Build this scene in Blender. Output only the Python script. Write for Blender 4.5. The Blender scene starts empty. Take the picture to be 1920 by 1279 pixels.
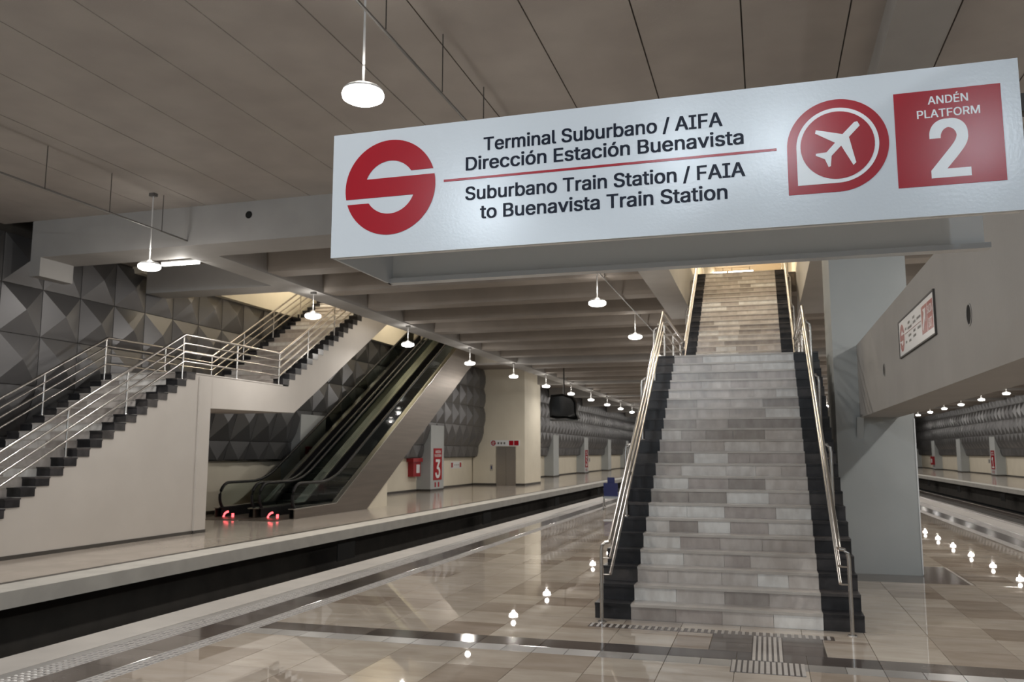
import bpy, bmesh, math, random
from mathutils import Matrix, Vector
from mathutils.geometry import delaunay_2d_cdt, interpolate_bezier
random.seed(7)
SC = bpy.context.scene
COL = SC.collection
# ------------------------------------------------------------------ camera
def make_camera():
    f, yaw, pitch, roll = 1597.71, 0.287094631, 0.129706901, 0.00118729521
    cy, sy, cp, sp = math.cos(yaw), math.sin(yaw), math.cos(pitch), math.sin(pitch)
    fwd = Vector((-sy*cp, cy*cp, sp)); rt = Vector((cy, sy, 0)); up = rt.cross(fwd)
    r2 = rt*math.cos(roll) + up*math.sin(roll); u2 = -rt*math.sin(roll) + up*math.cos(roll)
    cam = bpy.data.cameras.new('camera'); o = bpy.data.objects.new('camera', cam); COL.objects.link(o)
    m = Matrix.Identity(4)
    for i in range(3):
        m[i][0] = r2[i]; m[i][1] = u2[i]; m[i][2] = -fwd[i]
    m[0][3], m[1][3], m[2][3] = 0, 0, 1.87
    o.matrix_world = m
    cam.sensor_width = 36; cam.lens = f/1920*36; cam.clip_start = .05; cam.clip_end = 400
    cam.dof.use_dof = True; cam.dof.focus_distance = 3.3; cam.dof.aperture_fstop = 7.0
    SC.camera = o
make_camera()
# ------------------------------------------------------------------ world, exposure
w = bpy.data.worlds.new('world'); SC.world = w; w.use_nodes = True
w.node_tree.nodes['Background'].inputs[0].default_value = (.02, .02, .02, 1)
w.node_tree.nodes['Background'].inputs[1].default_value = .2
vs = SC.view_settings
vs.view_transform = 'Standard'; vs.look = 'None'; vs.gamma = 1; vs.use_curve_mapping = False
vs.exposure = 0.07
SC.cycles.use_denoising = True
SC.cycles.caustics_reflective = False; SC.cycles.caustics_refractive = False
SC.cycles.sample_clamp_indirect = 4
SC.cycles.use_adaptive_sampling = True; SC.cycles.adaptive_threshold = .04
SC.cycles.max_bounces = 10; SC.cycles.diffuse_bounces = 6
PENDANT_W, COOL_FILL_W, TUBE_W, UPPER_W = (60.0, 39.0), (36.0, 140.0), 30.0, 200.0    # lamps: (downward, all-round) watts
WARM = (1.0, .945, .87); COOL = (.78, .90, 1.0); CREAMY = (1.0, .87, .66)
# ------------------------------------------------------------------ materials
MATS = {}
def mat(name, col, rough=.6, metal=0., col2=None, scale=4., detail=4., bump=0., bscale=60., rnd=0., stretch=None,
        emit=None, estr=0., ior=1.5, ramp=None, alpha=None, trans=0.):
    if name in MATS: return MATS[name]
    m = bpy.data.materials.new(name); m.use_nodes = True; nt = m.node_tree; N = nt.nodes; L = nt.links
    b = N['Principled BSDF']
    b.inputs['Base Color'].default_value = (*col, 1); b.inputs['Roughness'].default_value = rough
    b.inputs['Metallic'].default_value = metal; b.inputs['IOR'].default_value = ior
    if trans: b.inputs['Transmission Weight'].default_value = trans
    tc = N.new('ShaderNodeNewGeometry'); src = tc.outputs['Position']
    if stretch:
        mp = N.new('ShaderNodeMapping'); mp.inputs['Scale'].default_value = stretch; L.new(src, mp.inputs[0]); src = mp.outputs[0]
    out = None
    if col2:
        nz = N.new('ShaderNodeTexNoise'); nz.inputs['Scale'].default_value = scale; nz.inputs['Detail'].default_value = detail
        L.new(src, nz.inputs['Vector'])
        mr = N.new('ShaderNodeMapRange'); mr.inputs[1].default_value = .35; mr.inputs[2].default_value = .65
        L.new(nz.outputs[0], mr.inputs[0])
        mx = N.new('ShaderNodeMix'); mx.data_type = 'RGBA'
        mx.inputs[6].default_value = (*col, 1); mx.inputs[7].default_value = (*col2, 1)
        L.new(mr.outputs[0], mx.inputs[0]); out = mx.outputs[2]
    if ramp:   # tone of each single piece
        oi = N.new('ShaderNodeObjectInfo'); ad = N.new('ShaderNodeMath'); ad.operation = 'ADD'
        L.new(oi.outputs['Random'], ad.inputs[0]); L.new(tc.outputs['Random Per Island'], ad.inputs[1])
        fr = N.new('ShaderNodeMath'); fr.operation = 'FRACT'; L.new(ad.outputs[0], fr.inputs[0])
        rp = N.new('ShaderNodeValToRGB'); rp.color_ramp.interpolation = 'CONSTANT'
        el = rp.color_ramp.elements
        for i, c in enumerate(ramp):
            e = el[i] if i < 2 else el.new(i/len(ramp))
            e.position = i/len(ramp); e.color = (*c, 1)
        L.new(fr.outputs[0], rp.inputs[0])
        if out is None: out = rp.outputs[0]
        else:
            mu = N.new('ShaderNodeMix'); mu.data_type = 'RGBA'; mu.blend_type = 'MULTIPLY'; mu.inputs[0].default_value = 1
            L.new(rp.outputs[0], mu.inputs[6]); L.new(out, mu.inputs[7]); out = mu.outputs[2]
    if out: L.new(out, b.inputs['Base Color'])
    if bump:
        n2 = N.new('ShaderNodeTexNoise'); n2.inputs['Scale'].default_value = bscale; n2.inputs['Detail'].default_value = 3
        L.new(src, n2.inputs['Vector'])
        bp = N.new('ShaderNodeBump'); bp.inputs['Strength'].default_value = bump; bp.inputs['Distance'].default_value = .01
        L.new(n2.outputs[0], bp.inputs['Height']); L.new(bp.outputs[0], b.inputs['Normal'])
    if emit:
        b.inputs['Emission Color'].default_value = (*emit, 1); b.inputs['Emission Strength'].default_value = estr
    MATS[name] = m
    return m
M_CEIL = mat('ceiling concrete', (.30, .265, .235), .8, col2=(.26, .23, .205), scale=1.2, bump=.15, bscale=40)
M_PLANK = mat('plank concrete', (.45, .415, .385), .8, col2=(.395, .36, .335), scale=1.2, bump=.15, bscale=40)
M_BEAM = mat('beam paint', (.38, .37, .36), .75, col2=(.35, .34, .33), scale=1.5, bump=.1, bscale=30)
M_PIER = mat('pier paint', (.45, .475, .48), .7, col2=(.42, .445, .45), scale=1.1, bump=.08, bscale=40)
M_CREAM = mat('cream wall paint', (.74, .69, .575), .7, col2=(.70, .65, .54), scale=1.3)
M_WHITEW = mat('stair wall paint', (.56, .53, .50), .65, col2=(.53, .50, .47), scale=1.0)
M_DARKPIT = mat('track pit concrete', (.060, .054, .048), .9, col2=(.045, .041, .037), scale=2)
M_FASCIA = mat('platform edge concrete', (.60, .585, .55), .8, col2=(.53, .515, .485), scale=2.5, bump=.1)
M_COPING = mat('coping concrete', (.55, .52, .49), .45, col2=(.48, .455, .43), scale=2.2)
M_LEFTFLOOR = mat('side platform marble', (.52, .465, .41), .12, col2=(.44, .39, .34), scale=1.6)
M_BASE = mat('dark baseboard', (.06, .055, .05), .35)
TILE_R = [(.62, .555, .485), (.55, .49, .43), (.60, .54, .475), (.40, .335, .28), (.57, .51, .445), (.49, .425, .365), (.63, .57, .50), (.44, .375, .315), (.59, .525, .455)]
M_TILE = mat('beige marble tile', (1, 1, 1), .015, col2=(.84, .82, .79), scale=2.2, ramp=TILE_R, stretch=(1, 2.4, 1))
M_DTILE = mat('dark marble tile', (1, 1, 1), .09, col2=(.7, .68, .66), scale=3, ramp=[(.12, .10, .092), (.16, .135, .12), (.10, .085, .08), (.19, .165, .15)])
M_GTILE = mat('grey stone tile', (1, 1, 1), .3, col2=(.85, .85, .85), scale=3, ramp=[(.34, .33, .325), (.25, .24, .235), (.38, .37, .36), (.30, .29, .285)])
M_TACT = mat('tactile grey stone', (.47, .45, .44), .5, col2=(.41, .39, .38), scale=8)
M_GROUT = mat('grout', (.33, .29, .25), .6)
STONE_R = [(.66, .62, .59), (.54, .50, .475), (.78, .775, .76), (.42, .385, .36), (.62, .585, .56), (.50, .455, .435), (.80, .795, .78), (.40, .365, .345), (.58, .54, .515), (.72, .70, .68)]
M_STONE = mat('stair marble', (1, 1, 1), .22, col2=(.80, .78, .77), scale=5, ramp=STONE_R, stretch=(1.6, 1, .8))
M_TREAD = mat('stair tread marble', (.54, .51, .48), .25, col2=(.46, .43, .405), scale=4)
M_BSTONE = mat('black stair marble', (1, 1, 1), .3, col2=(1.7, 1.65, 1.65), scale=6, ior=1.32, ramp=[(.022, .022, .024), (.034, .033, .035), (.05, .047, .047), (.018, .018, .02)])
M_STEEL = mat('brushed stainless', (.54, .52, .50), .27, 1.0)
M_ESTEEL = mat('escalator cladding', (.20, .172, .148), .45, .9, col2=(.17, .146, .126), scale=1.5, stretch=(1, .3, 6))
M_PANEL = mat('folded metal panel', (.20, .20, .205), .42, .7, ramp=[(.165, .165, .172), (.18, .18, .187), (.195, .195, .202)])
M_BLACK = mat('black rubber', (.010, .010, .011), .5, ior=1.35)
M_ESTEP = mat('escalator step', (.03, .032, .032), .4, .6)
M_GLASS = mat('balustrade glass', (.80, .88, .85), .03, ior=1.2, trans=1.0)
M_SIGN = mat('sign white enamel', (.62, .66, .705), .20, bump=.03, bscale=90)
M_SIGNIN = mat('sign underside paint', (.80, .82, .83), .4)
M_RED = mat('sign red', (.36, .008, .018), .2, ior=1.35)
M_INK = mat('sign navy ink', (.006, .009, .022), .3, ior=1.2)
M_SWHITE = mat('sign white vinyl', (.80, .82, .84), .25)
M_LAMPB = mat('lamp housing white', (.7, .7, .7), .4)
M_GLOW = mat('lamp diffuser', (.9, .9, .9), .4, emit=(1, .97, .93), estr=7)
M_TUBE = mat('tube diffuser', (.9, .9, .9), .4, emit=(1, .97, .92), estr=9)
M_REDLED = mat('red indicator', (.4, .02, .02), .4, emit=(1, .10, .11), estr=3.2)
M_BLUE = mat('blue seat plastic', (.025, .035, .14), .4)
M_CHROME = mat('chair frame', (.45, .45, .45), .3, .9)
M_HOSE = mat('hose cabinet red', (.33, .012, .02), .35)
M_RAIL = mat('rail steel', (.22, .19, .17), .35, .9)
M_DOOR = mat('elevator steel', (.40, .37, .335), .33, .9)
M_PIPE = mat('galvanised conduit', (.17, .165, .16), .5, .4)
M_HANG = mat('dark hanger rod', (.05, .045, .04), .6)
M_SCREEN = mat('black plastic film', (.004, .0045, .0045), .3, bump=.5, bscale=5, ior=1.25)
M_HOLE = mat('dark opening', (.006, .006, .006), .9)
M_TAN = mat('upper ceiling panel', (.46, .39, .31), .7)
# ------------------------------------------------------------------ mesh helpers
class MB:
    def __init__(s): s.v = []; s.f = []; s.sm = []
    def add(s, vs, fs, smooth=False):
        n = len(s.v); s.v += [tuple(p) for p in vs]; s.f += [tuple(i+n for i in f) for f in fs]; s.sm += [smooth]*len(fs); return s
    def box(s, x0, x1, y0, y1, z0, z1):
        return s.add([(x0,y0,z0),(x1,y0,z0),(x1,y1,z0),(x0,y1,z0),(x0,y0,z1),(x1,y0,z1),(x1,y1,z1),(x0,y1,z1)],
                     [(0,3,2,1),(4,5,6,7),(0,1,5,4),(1,2,6,5),(2,3,7,6),(3,0,4,7)])
    def bevbox(s, x0, x1, y0, y1, z0, z1, b=.004):   # top edges chamfered
        v = [(x0,y0,z0),(x1,y0,z0),(x1,y1,z0),(x0,y1,z0),(x0,y0,z1-b),(x1,y0,z1-b),(x1,y1,z1-b),(x0,y1,z1-b),
             (x0+b,y0+b,z1),(x1-b,y0+b,z1),(x1-b,y1-b,z1),(x0+b,y1-b,z1)]
        return s.add(v, [(0,3,2,1),(0,1,5,4),(1,2,6,5),(2,3,7,6),(3,0,4,7),(4,5,9,8),(5,6,10,9),(6,7,11,10),(7,4,8,11),(8,9,10,11)])
    def prism(s, pts, a, b, axis):      # polygon (2D) extruded along an axis; pts in the two other axes (cyclic order x<y<z without axis)
        def P(p, t):
            if axis == 'x': return (t, p[0], p[1])
            if axis == 'y': return (p[0], t, p[1])
            return (p[0], p[1], t)
        n = len(pts)
        fs = [tuple(range(n-1, -1, -1)), tuple(range(n, 2*n))] + [(i, (i+1) % n, n+(i+1) % n, n+i) for i in range(n)]
        return s.add([P(p, a) for p in pts] + [P(p, b) for p in pts], fs)
    def tube(s, pts, r, seg=10, cap=True):
        pts = [Vector(p) for p in pts]; rings = []
        for i, p in enumerate(pts):
            d = (pts[min(i+1, len(pts)-1)] - pts[max(i-1, 0)]).normalized()
            ref = Vector((0, 0, 1)) if abs(d.z) < .9 else Vector((0, 1, 0))
            if abs(d.x) > .9: ref = Vector((0, 0, 1))
            u = d.cross(ref).normalized(); v = u.cross(d)
            rings.append([p + u*math.cos(2*math.pi*k/seg)*r + v*math.sin(2*math.pi*k/seg)*r for k in range(seg)])
        vs = [q for rg in rings for q in rg]; fs = []
        for i in range(len(pts)-1):
            for k in range(seg):
                a = i*seg+k; b = i*seg+(k+1) % seg
                fs.append((a, a+seg, b+seg, b))
        s.add(vs, fs, True)
        if cap:
            n = len(s.v)-len(vs)
            s.f += [tuple(n+k for k in range(seg)), tuple(n+len(vs)-1-k for k in range(seg))]; s.sm += [False, False]
        return s
    def lathe(s, prof, c=(0, 0, 0), seg=24, axis='z'):
        vs = []; fs = []
        for r, h in prof:
            for k in range(seg):
                a = 2*math.pi*k/seg; x, y = r*math.cos(a), r*math.sin(a)
                p = (x, y, h) if axis == 'z' else ((h, x, y) if axis == 'x' else (x, h, y))
                vs.append((p[0]+c[0], p[1]+c[1], p[2]+c[2]))
        for i in range(len(prof)-1):
            for k in range(seg): fs.append((i*seg+k, i*seg+(k+1) % seg, (i+1)*seg+(k+1) % seg, (i+1)*seg+k))
        return s.add(vs, fs, True)
    def mesh(s, name, off=(0, 0, 0)):
        me = bpy.data.meshes.new(name)
        me.from_pydata([(a-off[0], b-off[1], c-off[2]) for a, b, c in s.v], [], s.f)
        me.polygons.foreach_set('use_smooth', s.sm)
        bm = bmesh.new(); bm.from_mesh(me); bmesh.ops.recalc_face_normals(bm, faces=bm.faces); bm.to_mesh(me); bm.free()
        if any(s.sm): me.set_sharp_from_angle(angle=math.radians(40))
        me.update(); return me
def wloc(o):
    p = Vector((0, 0, 0))
    while o: p += o.location; o = o.parent
    return p
def obj(name, mb, m, parent=None, **kw):
    me = mb.mesh(name, wloc(parent)) if isinstance(mb, MB) else mb
    o = bpy.data.objects.new(name, me)
    if m and not me.materials: me.materials.append(m)
    COL.objects.link(o)
    if parent: o.parent = parent
    for k, v in kw.items(): o[k] = v
    return o
def inst(name, me, parent, loc):     # shared mesh at a place given in world metres
    o = bpy.data.objects.new(name, me); COL.objects.link(o); o.parent = parent
    o.location = Vector(loc) - (wloc(parent) if parent else Vector((0, 0, 0))); return o
def thing(name, label, cat, loc=(0, 0, 0), group=None):
    o = bpy.data.objects.new(name, None); COL.objects.link(o); o.location = loc; o.empty_display_size = .2
    o['label'] = label; o['category'] = cat
    if group: o['group'] = group
    return o
def tag(o, label, cat, group=None):
    o['label'] = label; o['category'] = cat
    if group: o['group'] = group
    return o
def struct(name, mb, m, label=None):
    o = obj(name, mb, m); o['kind'] = 'structure'
    if label: o['label'] = label
    return o
def sempty(name, label, loc=(0, 0, 0)):
    o = bpy.data.objects.new(name, None); COL.objects.link(o); o.location = loc; o['kind'] = 'structure'; o['label'] = label; return o
def copy_tree(o, parent=None):
    c = o.copy(); COL.objects.link(c); c.parent = parent
    for ch in list(o.children): copy_tree(ch, c)
    return c
def B(*a): return MB().box(*a)
# flat art on sign faces: a plane given by origin, right and up vectors and its outward normal
class Face:
    def __init__(s, o, r, u, n): s.o, s.r, s.u, s.n = Vector(o), Vector(r), Vector(u), Vector(n)
    def P(s, a, b, d=0.): return s.o + s.r*a + s.u*b + s.n*d
def art(face, name, loops, m, parent, d0, d1=None):     # filled outline as a thin raised film
    bm = bmesh.new(); off = wloc(parent)
    for lp in loops:
        vs = [bm.verts.new(face.P(a, b, d0) - off) for a, b in lp]
        f = bm.faces.new(vs); bm.normal_update()
        if f.normal.dot(face.n) < 0: f.normal_flip()
        r = bmesh.ops.extrude_face_region(bm, geom=[f])
        for g in r['geom']:
            if isinstance(g, bmesh.types.BMVert): g.co += face.n*.0012
        bm.faces.remove(f)
    bmesh.ops.triangulate(bm, faces=bm.faces)
    bmesh.ops.recalc_face_normals(bm, faces=bm.faces)
    me = bpy.data.meshes.new(name); bm.to_mesh(me); bm.free()
    return obj(name, me, m, parent)
def arc(r, a0, a1, n=40, c=(0, 0)):
    return [(c[0]+r*math.cos(a0+(a1-a0)*i/n), c[1]+r*math.sin(a0+(a1-a0)*i/n)) for i in range(n+1)]
def s_logo(c, R, a=.20, b=.31, r=.56):
    q = lambda x, y: math.sqrt(max(x*x-y*y, 0)); an = lambda x, y: math.atan2(y, x)
    a, b, r = a*R, b*R, r*R
    pts = arc(R, an(q(R, b), b), 2*math.pi+an(-q(R, a), -a))
    pts += arc(r, an(q(r, a), -a), an(-q(r, b), -b), 24)
    pts += arc(R, 2*math.pi+an(-q(R, b), -b), 2*math.pi+an(q(R, a), a))
    pts += arc(r, an(-q(r, a), a), an(q(r, b), b), 24)
    return [(c[0]+x, c[1]+y) for x, y in pts]
def drop(c, R):
    return [(c[0]+x, c[1]+y) for x, y in [(-R, -R)] + arc(R, -math.pi/2, math.pi, 60)]
def rect(x0, x1, y0, y1): return [(x0, y0), (x1, y0), (x1, y1), (x0, y1)]
FONT = None
try:     # the sans serif that ships with Blender
    import os
    FONT = bpy.data.fonts.load(os.path.join(bpy.utils.system_resource('DATAFILES'), 'fonts', 'Inter.woff2'))
except Exception: FONT = None
def text(face, name, body, x0, x1, base, cap, m, parent, d0, bold=.017):
    cu = bpy.data.curves.new(name, 'FONT'); cu.body = body; cu.size = 1; cu.offset = 0; cu.extrude = .0; cu.resolution_u = 3
    if FONT: cu.font = FONT
    t = bpy.data.objects.new(name, cu); COL.objects.link(t)
    dg = bpy.context.evaluated_depsgraph_get(); c2 = t.evaluated_get(dg).to_curve(dg)
    loops = []; P2 = []
    for sp in c2.splines:
        bp = sp.bezier_points; lp = []
        for i in range(len(bp)):
            p, q = bp[i], bp[(i+1) % len(bp)]
            straight = (p.handle_right-p.co).length < 1e-5 and (q.handle_left-q.co).length < 1e-5
            pts = [p.co.copy()] if straight else list(interpolate_bezier(p.co, p.handle_right, q.handle_left, q.co, 7))[:-1]
            for v in pts:
                if not lp or (Vector(P2[lp[-1]])-v.to_2d()).length > 1e-5: lp.append(len(P2)); P2.append((v.x, v.y))
        if (Vector(P2[lp[0]])-Vector(P2[lp[-1]])).length < 1e-5: lp.pop()
        loops.append(lp)
    t.to_curve_clear(); bpy.data.objects.remove(t); bpy.data.curves.remove(cu)
    V = []; PF = []
    def wind(p, lps):
        n = 0
        for lp in lps:
            for i in range(len(lp)):
                a, b = P2[lp[i-1]], P2[lp[i]]
                if (a[1] <= p[1]) != (b[1] <= p[1]):
                    if (p[1]-a[1])/(b[1]-a[1])*(b[0]-a[0])+a[0] > p[0]: n += 1 if b[1] > a[1] else -1
        return n
    loops.sort(key=lambda lp: min(P2[i][0] for i in lp)); glyphs = []; hi = -1e9       # contours that overlap in x make one letter
    for lp in loops:
        l0, l1 = min(P2[i][0] for i in lp), max(P2[i][0] for i in lp)
        if l0 < hi: glyphs[-1].append(lp)
        else: glyphs.append([lp])
        hi = max(hi, l1)
    for g in glyphs:
        ids = [i for lp in g for i in lp]; mp = {i: j for j, i in enumerate(ids)}
        V2, _, F2_, _, _, _ = delaunay_2d_cdt([Vector(P2[i]) for i in ids], [(mp[lp[i-1]], mp[lp[i]]) for lp in g for i in range(len(lp))], [], 0, 1e-6)
        for f in F2_:
            cx, cy = sum(V2[i].x for i in f)/len(f), sum(V2[i].y for i in f)/len(f)
            if wind((cx, cy), g): PF.append(tuple(i+len(V) for i in f))
        V += [Vector((v.x, v.y, 0)) for v in V2]
    xs = [v.x for v in V]; ax, bx = min(xs), max(xs); k = (x1-x0)/(bx-ax)
    hs = [v.y for v in V]; caph = .509 if FONT else .50; ky = cap/caph
    # one mesh per word: cut at the widest gaps
    iv = sorted((min(V[i].x for i in f), max(V[i].x for i in f)) for f in PF); gaps = []; hi = iv[0][1]
    for a, b in iv:
        if a > hi: gaps.append((a-hi, (a+hi)/2))
        hi = max(hi, b)
    nw = len(body.split()); cuts = sorted(c for _, c in sorted(gaps, reverse=True)[:nw-1]) + [1e9]
    off = wloc(parent); lo = -1e9
    for c in cuts:
        fs = [f for f in PF if lo <= V[f[0]].x < c]; lo = c
        ids = sorted({i for f in fs for i in f}); mp = {i: j for j, i in enumerate(ids)}
        w = bpy.data.meshes.new(name); vv = []; ff = []; q = len(ids)     # strokes thickened by laying shifted copies over each other
        for j, (sx_, sy_) in enumerate(((0, 0), (1, .5), (-1, -.5), (1, -.5), (-1, .5))):
            vv += [tuple(face.P(x0+(V[i].x-ax+sx_*bold)*k, base+(V[i].y+sy_*bold)*ky, d0+j*.00002)-off) for i in ids]
            ff += [tuple(mp[i]+j*q for i in f) for f in fs]
        w.from_pydata(vv, [], ff)
        w.update()
        if len(w.polygons) and w.polygons[0].normal.dot(face.n) < 0: w.flip_normals()
        obj(name, w, m, parent)
# ------------------------------------------------------------------ key lines of the station (metres)
XL, XR = -6.75, 6.10            # central platform
FLX, FRX = -9.85, 12.20         # edges of the side platforms
WLX, WRX = -16.15, 18.60        # side walls
Y0, Y1 = -42.0, 150.0
ZP = -1.25                      # pit floor
ZC, ZS, ZB, ZU = 6.71, 6.60, 5.92, 7.20
# ------------------------------------------------------------------ platforms and pits
def platform(name, x0, x1, m_top, label, edges):
    o = sempty(name, label)
    obj('slab', B(x0, x1, Y0, Y1, -.23, -.012), M_GROUT if m_top is None else m_top, o)
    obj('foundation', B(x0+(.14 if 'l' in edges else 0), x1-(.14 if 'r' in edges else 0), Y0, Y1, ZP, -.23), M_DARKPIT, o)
    return o
cp = platform('floor', XL+.5, XR-.5, None, 'central platform floor of beige and grey polished marble tiles', 'lr')
obj('coping', B(XL, XL+.49, Y0, Y1, -.23, .0), M_COPING, cp); obj('coping', B(XR-.49, XR, Y0, Y1, -.23, .0), M_COPING, cp)
lp = platform('floor', WLX-.2, FLX-.6, M_GROUT, 'polished floor of the platform along the left wall', 'r')
obj('paving', B(WLX-.2, FLX-.75, Y0, Y1, -.012, 0), M_LEFTFLOOR, lp)
obj('dark_strip', B(FLX-.74, FLX-.60, Y0, Y1, -.012, 0), M_BASE, lp)
obj('coping', B(FLX-.6, FLX, Y0, Y1, -.23, .0), M_FASCIA, lp)
rp = platform('floor', FRX+.6, WRX+.2, M_GROUT, 'polished floor of the platform along the right wall', 'l')
obj('paving', B(FRX+.6, WRX+.2, Y0, Y1, -.012, 0), M_LEFTFLOOR, rp)
obj('coping', B(FRX, FRX+.6, Y0, Y1, -.23, .0), M_FASCIA, rp)
for i, x in enumerate((FLX, FRX)):
    s = -1 if i == 0 else 1
    for y in [19.45+11.15*k for k in range(-1, 9)]:
        a, b = sorted((x+s*.137, x+s*.16))
        o = obj('vent', B(a, b, y-.46, y+.46, -.75, -.34), M_HOLE, lp if i == 0 else rp)
        o['label'] = 'black vent opening in the pit wall'
pit = sempty('floor', 'dark track bed between the platforms')
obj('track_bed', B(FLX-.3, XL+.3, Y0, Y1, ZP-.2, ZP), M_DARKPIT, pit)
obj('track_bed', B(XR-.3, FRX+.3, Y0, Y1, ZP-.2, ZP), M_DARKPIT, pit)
obj('plinth', B(8.9, 9.5, Y0, Y1, ZP, -.95), M_RAIL, pit)
def rail(x, lab):
    m = MB().prism([(x-.07, ZP), (x+.07, ZP), (x+.07, ZP+.02), (x+.012, ZP+.04), (x+.012, ZP+.13), (x+.036, ZP+.14), (x+.036, ZP+.17), (x-.036, ZP+.17), (x-.036, ZP+.14), (x-.012, ZP+.13), (x-.012, ZP+.04), (x-.07, ZP+.02)], Y0, Y1, 'y')
    tag(obj('track_rail', m, M_RAIL), lab, 'rail', 'running rails in the track pits')
for x, w in ((-9.02, 'farther from'), (-7.58, 'nearer to')): rail(x, 'steel running rail in the left pit, %s the central platform' % w)
for i, x in enumerate((6.80, 8.24, 10.05, 11.49)): rail(x, 'steel running rail in the right pit, %s from the central platform' % ('first', 'second', 'third', 'fourth')[i])
# ------------------------------------------------------------------ floor tiles of the central platform
def sub_rects(r, cuts):
    out = [r]
    for c in cuts:
        nx = []
        for (a, b, p, q) in out:
            if c[0] >= b or c[1] <= a or c[2] >= q or c[3] <= p: nx.append((a, b, p, q)); continue
            if c[2] > p: nx.append((a, b, p, c[2]))
            if c[3] < q: nx.append((a, b, c[3], q))
            lo, hi = max(p, c[2]), min(q, c[3])
            if c[0] > a: nx.append((a, c[0], lo, hi))
            if c[1] < b: nx.append((c[1], b, lo, hi))
        out = nx
    return [r for r in out if r[1]-r[0] > .03 and r[3]-r[2] > .03]
SX0, SX1 = -1.93, .935
TX0, TX1 = -5.28, 4.63
CUTS = [(TX0, TX1, 8.05, 8.65), (-.59, .48, 8.65, 9.40), (-.36, .26, 7.85, 8.05), (-1.92, .60, 9.40, 9.60), (SX0+.02, SX1-.02, 9.92, 27.5), (.80, 2.80, 13.8, 15.9)]
nx = 16; tw = (TX1-TX0)/nx
cells = []
def rows(y, dy, n):
    for k in range(n):
        a, b = sorted((y+dy*k, y+dy*(k+1)))
        for i in range(nx):
            for r in sub_rects((TX0+tw*i, TX0+tw*(i+1), a, b), CUTS): cells.append(r)
rows(8.05, -.62, 7); rows(8.65, .62, 120)
def inview(x, y): return y > 4 and -0.95 < (x+.30*y)/max(y, .1) < .95
cells.sort(key=lambda r: (r[2] < 6.2 or not inview((r[0]+r[1])/2, r[2]), (r[0]+r[1])**2/4+(r[2]+r[3])**2/4))
cache = {}
G = .0022
rest = MB()
for k, (a, b, p, q) in enumerate(cells):
    if k < 290:
        key = (round(b-a, 3), round(q-p, 3))
        if key not in cache:
            wx, wy = key
            me = MB().bevbox(-wx/2+G, wx/2-G, -wy/2+G, wy/2-G, -.012, 0, .0015).mesh('tile'); me.materials.append(M_TILE); cache[key] = me
        inst('tile', cache[key], cp, ((a+b)/2, (p+q)/2, 0))
    else: rest.box(a+G, b-G, p+G, q-G, -.012, 0)
obj('far_tiles', rest, M_TILE, cp, kind='stuff', label='beige marble tiles farther along the platform')
def strip(x0, x1, y0, y1, m, name, step, along='y', cut=()):
    t0, t1 = (y0, y1) if along == 'y' else (x0, x1); n = max(1, round((t1-t0)/step)); st = (t1-t0)/n; far = MB()
    for i in range(n):
        a, b = t0+st*i, t0+st*(i+1)
        r = (x0, x1, a, b) if along == 'y' else (a, b, y0, y1)
        for r in sub_rects(r, cut):
            mb = MB().bevbox(r[0]+G, r[1]-G, r[2]+G, r[3]-G, -.012, 0, .0015)
            if r[2] < 26 and r[3] > 5: obj(name, mb, m, cp)
            else: far.box(r[0]+G, r[1]-G, r[2]+G, r[3]-G, -.012, 0)
    if far.v: obj(name+'_run', far, m, cp, kind='stuff')
strip(TX0, TX1, 8.30, 8.65, M_DTILE, 'dark_tile', .62, 'x', [(-.19, .09, 8, 9)])
strip(TX0, TX1, 8.05, 8.30, M_GTILE, 'grey_tile', .31, 'x', [(-.36, .26, 8, 9)])
strip(-.59, -.19, 8.65, 9.40, M_DTILE, 'dark_tile', .38); strip(.09, .48, 8.65, 9.40, M_DTILE, 'dark_tile', .38)
for s, e in ((1, XL), (-1, XR)):
    def sx(a, b): return tuple(sorted((e+s*a, e+s*b)))
    a, b = sx(.87, 1.27); strip(a, b, 4.0, Y1, M_DTILE, 'dark_tile', .62)
    a, b = sx(.50, .60); obj('edge_joint', B(a, b, Y0, Y1, -.012, -.001), M_GTILE, cp)
    for (u, v, zz) in ((.60, .87, 0), (1.27, 1.47, 0)):
        a, b = sx(u, v); obj('tactile_strip', B(a, b, Y0, Y1, -.012, zz), M_TACT, cp)
        mb = MB(); y = 5.0
        while y < 26:
            nn = round((b-a)/.067)
            for j in range(nn):
                cx = a+(b-a)*(j+.5)/nn; mb.add([(cx-.02, y-.02, zz), (cx+.02, y-.02, zz), (cx+.02, y+.02, zz), (cx-.02, y+.02, zz), (cx-.011, y-.011, zz+.005), (cx+.011, y-.011, zz+.005), (cx+.011, y+.011, zz+.005), (cx-.011, y+.011, zz+.005)],
                       [(4, 5, 6, 7), (0, 1, 5, 4), (1, 2, 6, 5), (2, 3, 7, 6), (3, 0, 4, 7)])
            y += .067
        obj('tactile_domes', mb, M_GTILE, cp, kind='stuff')
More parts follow.
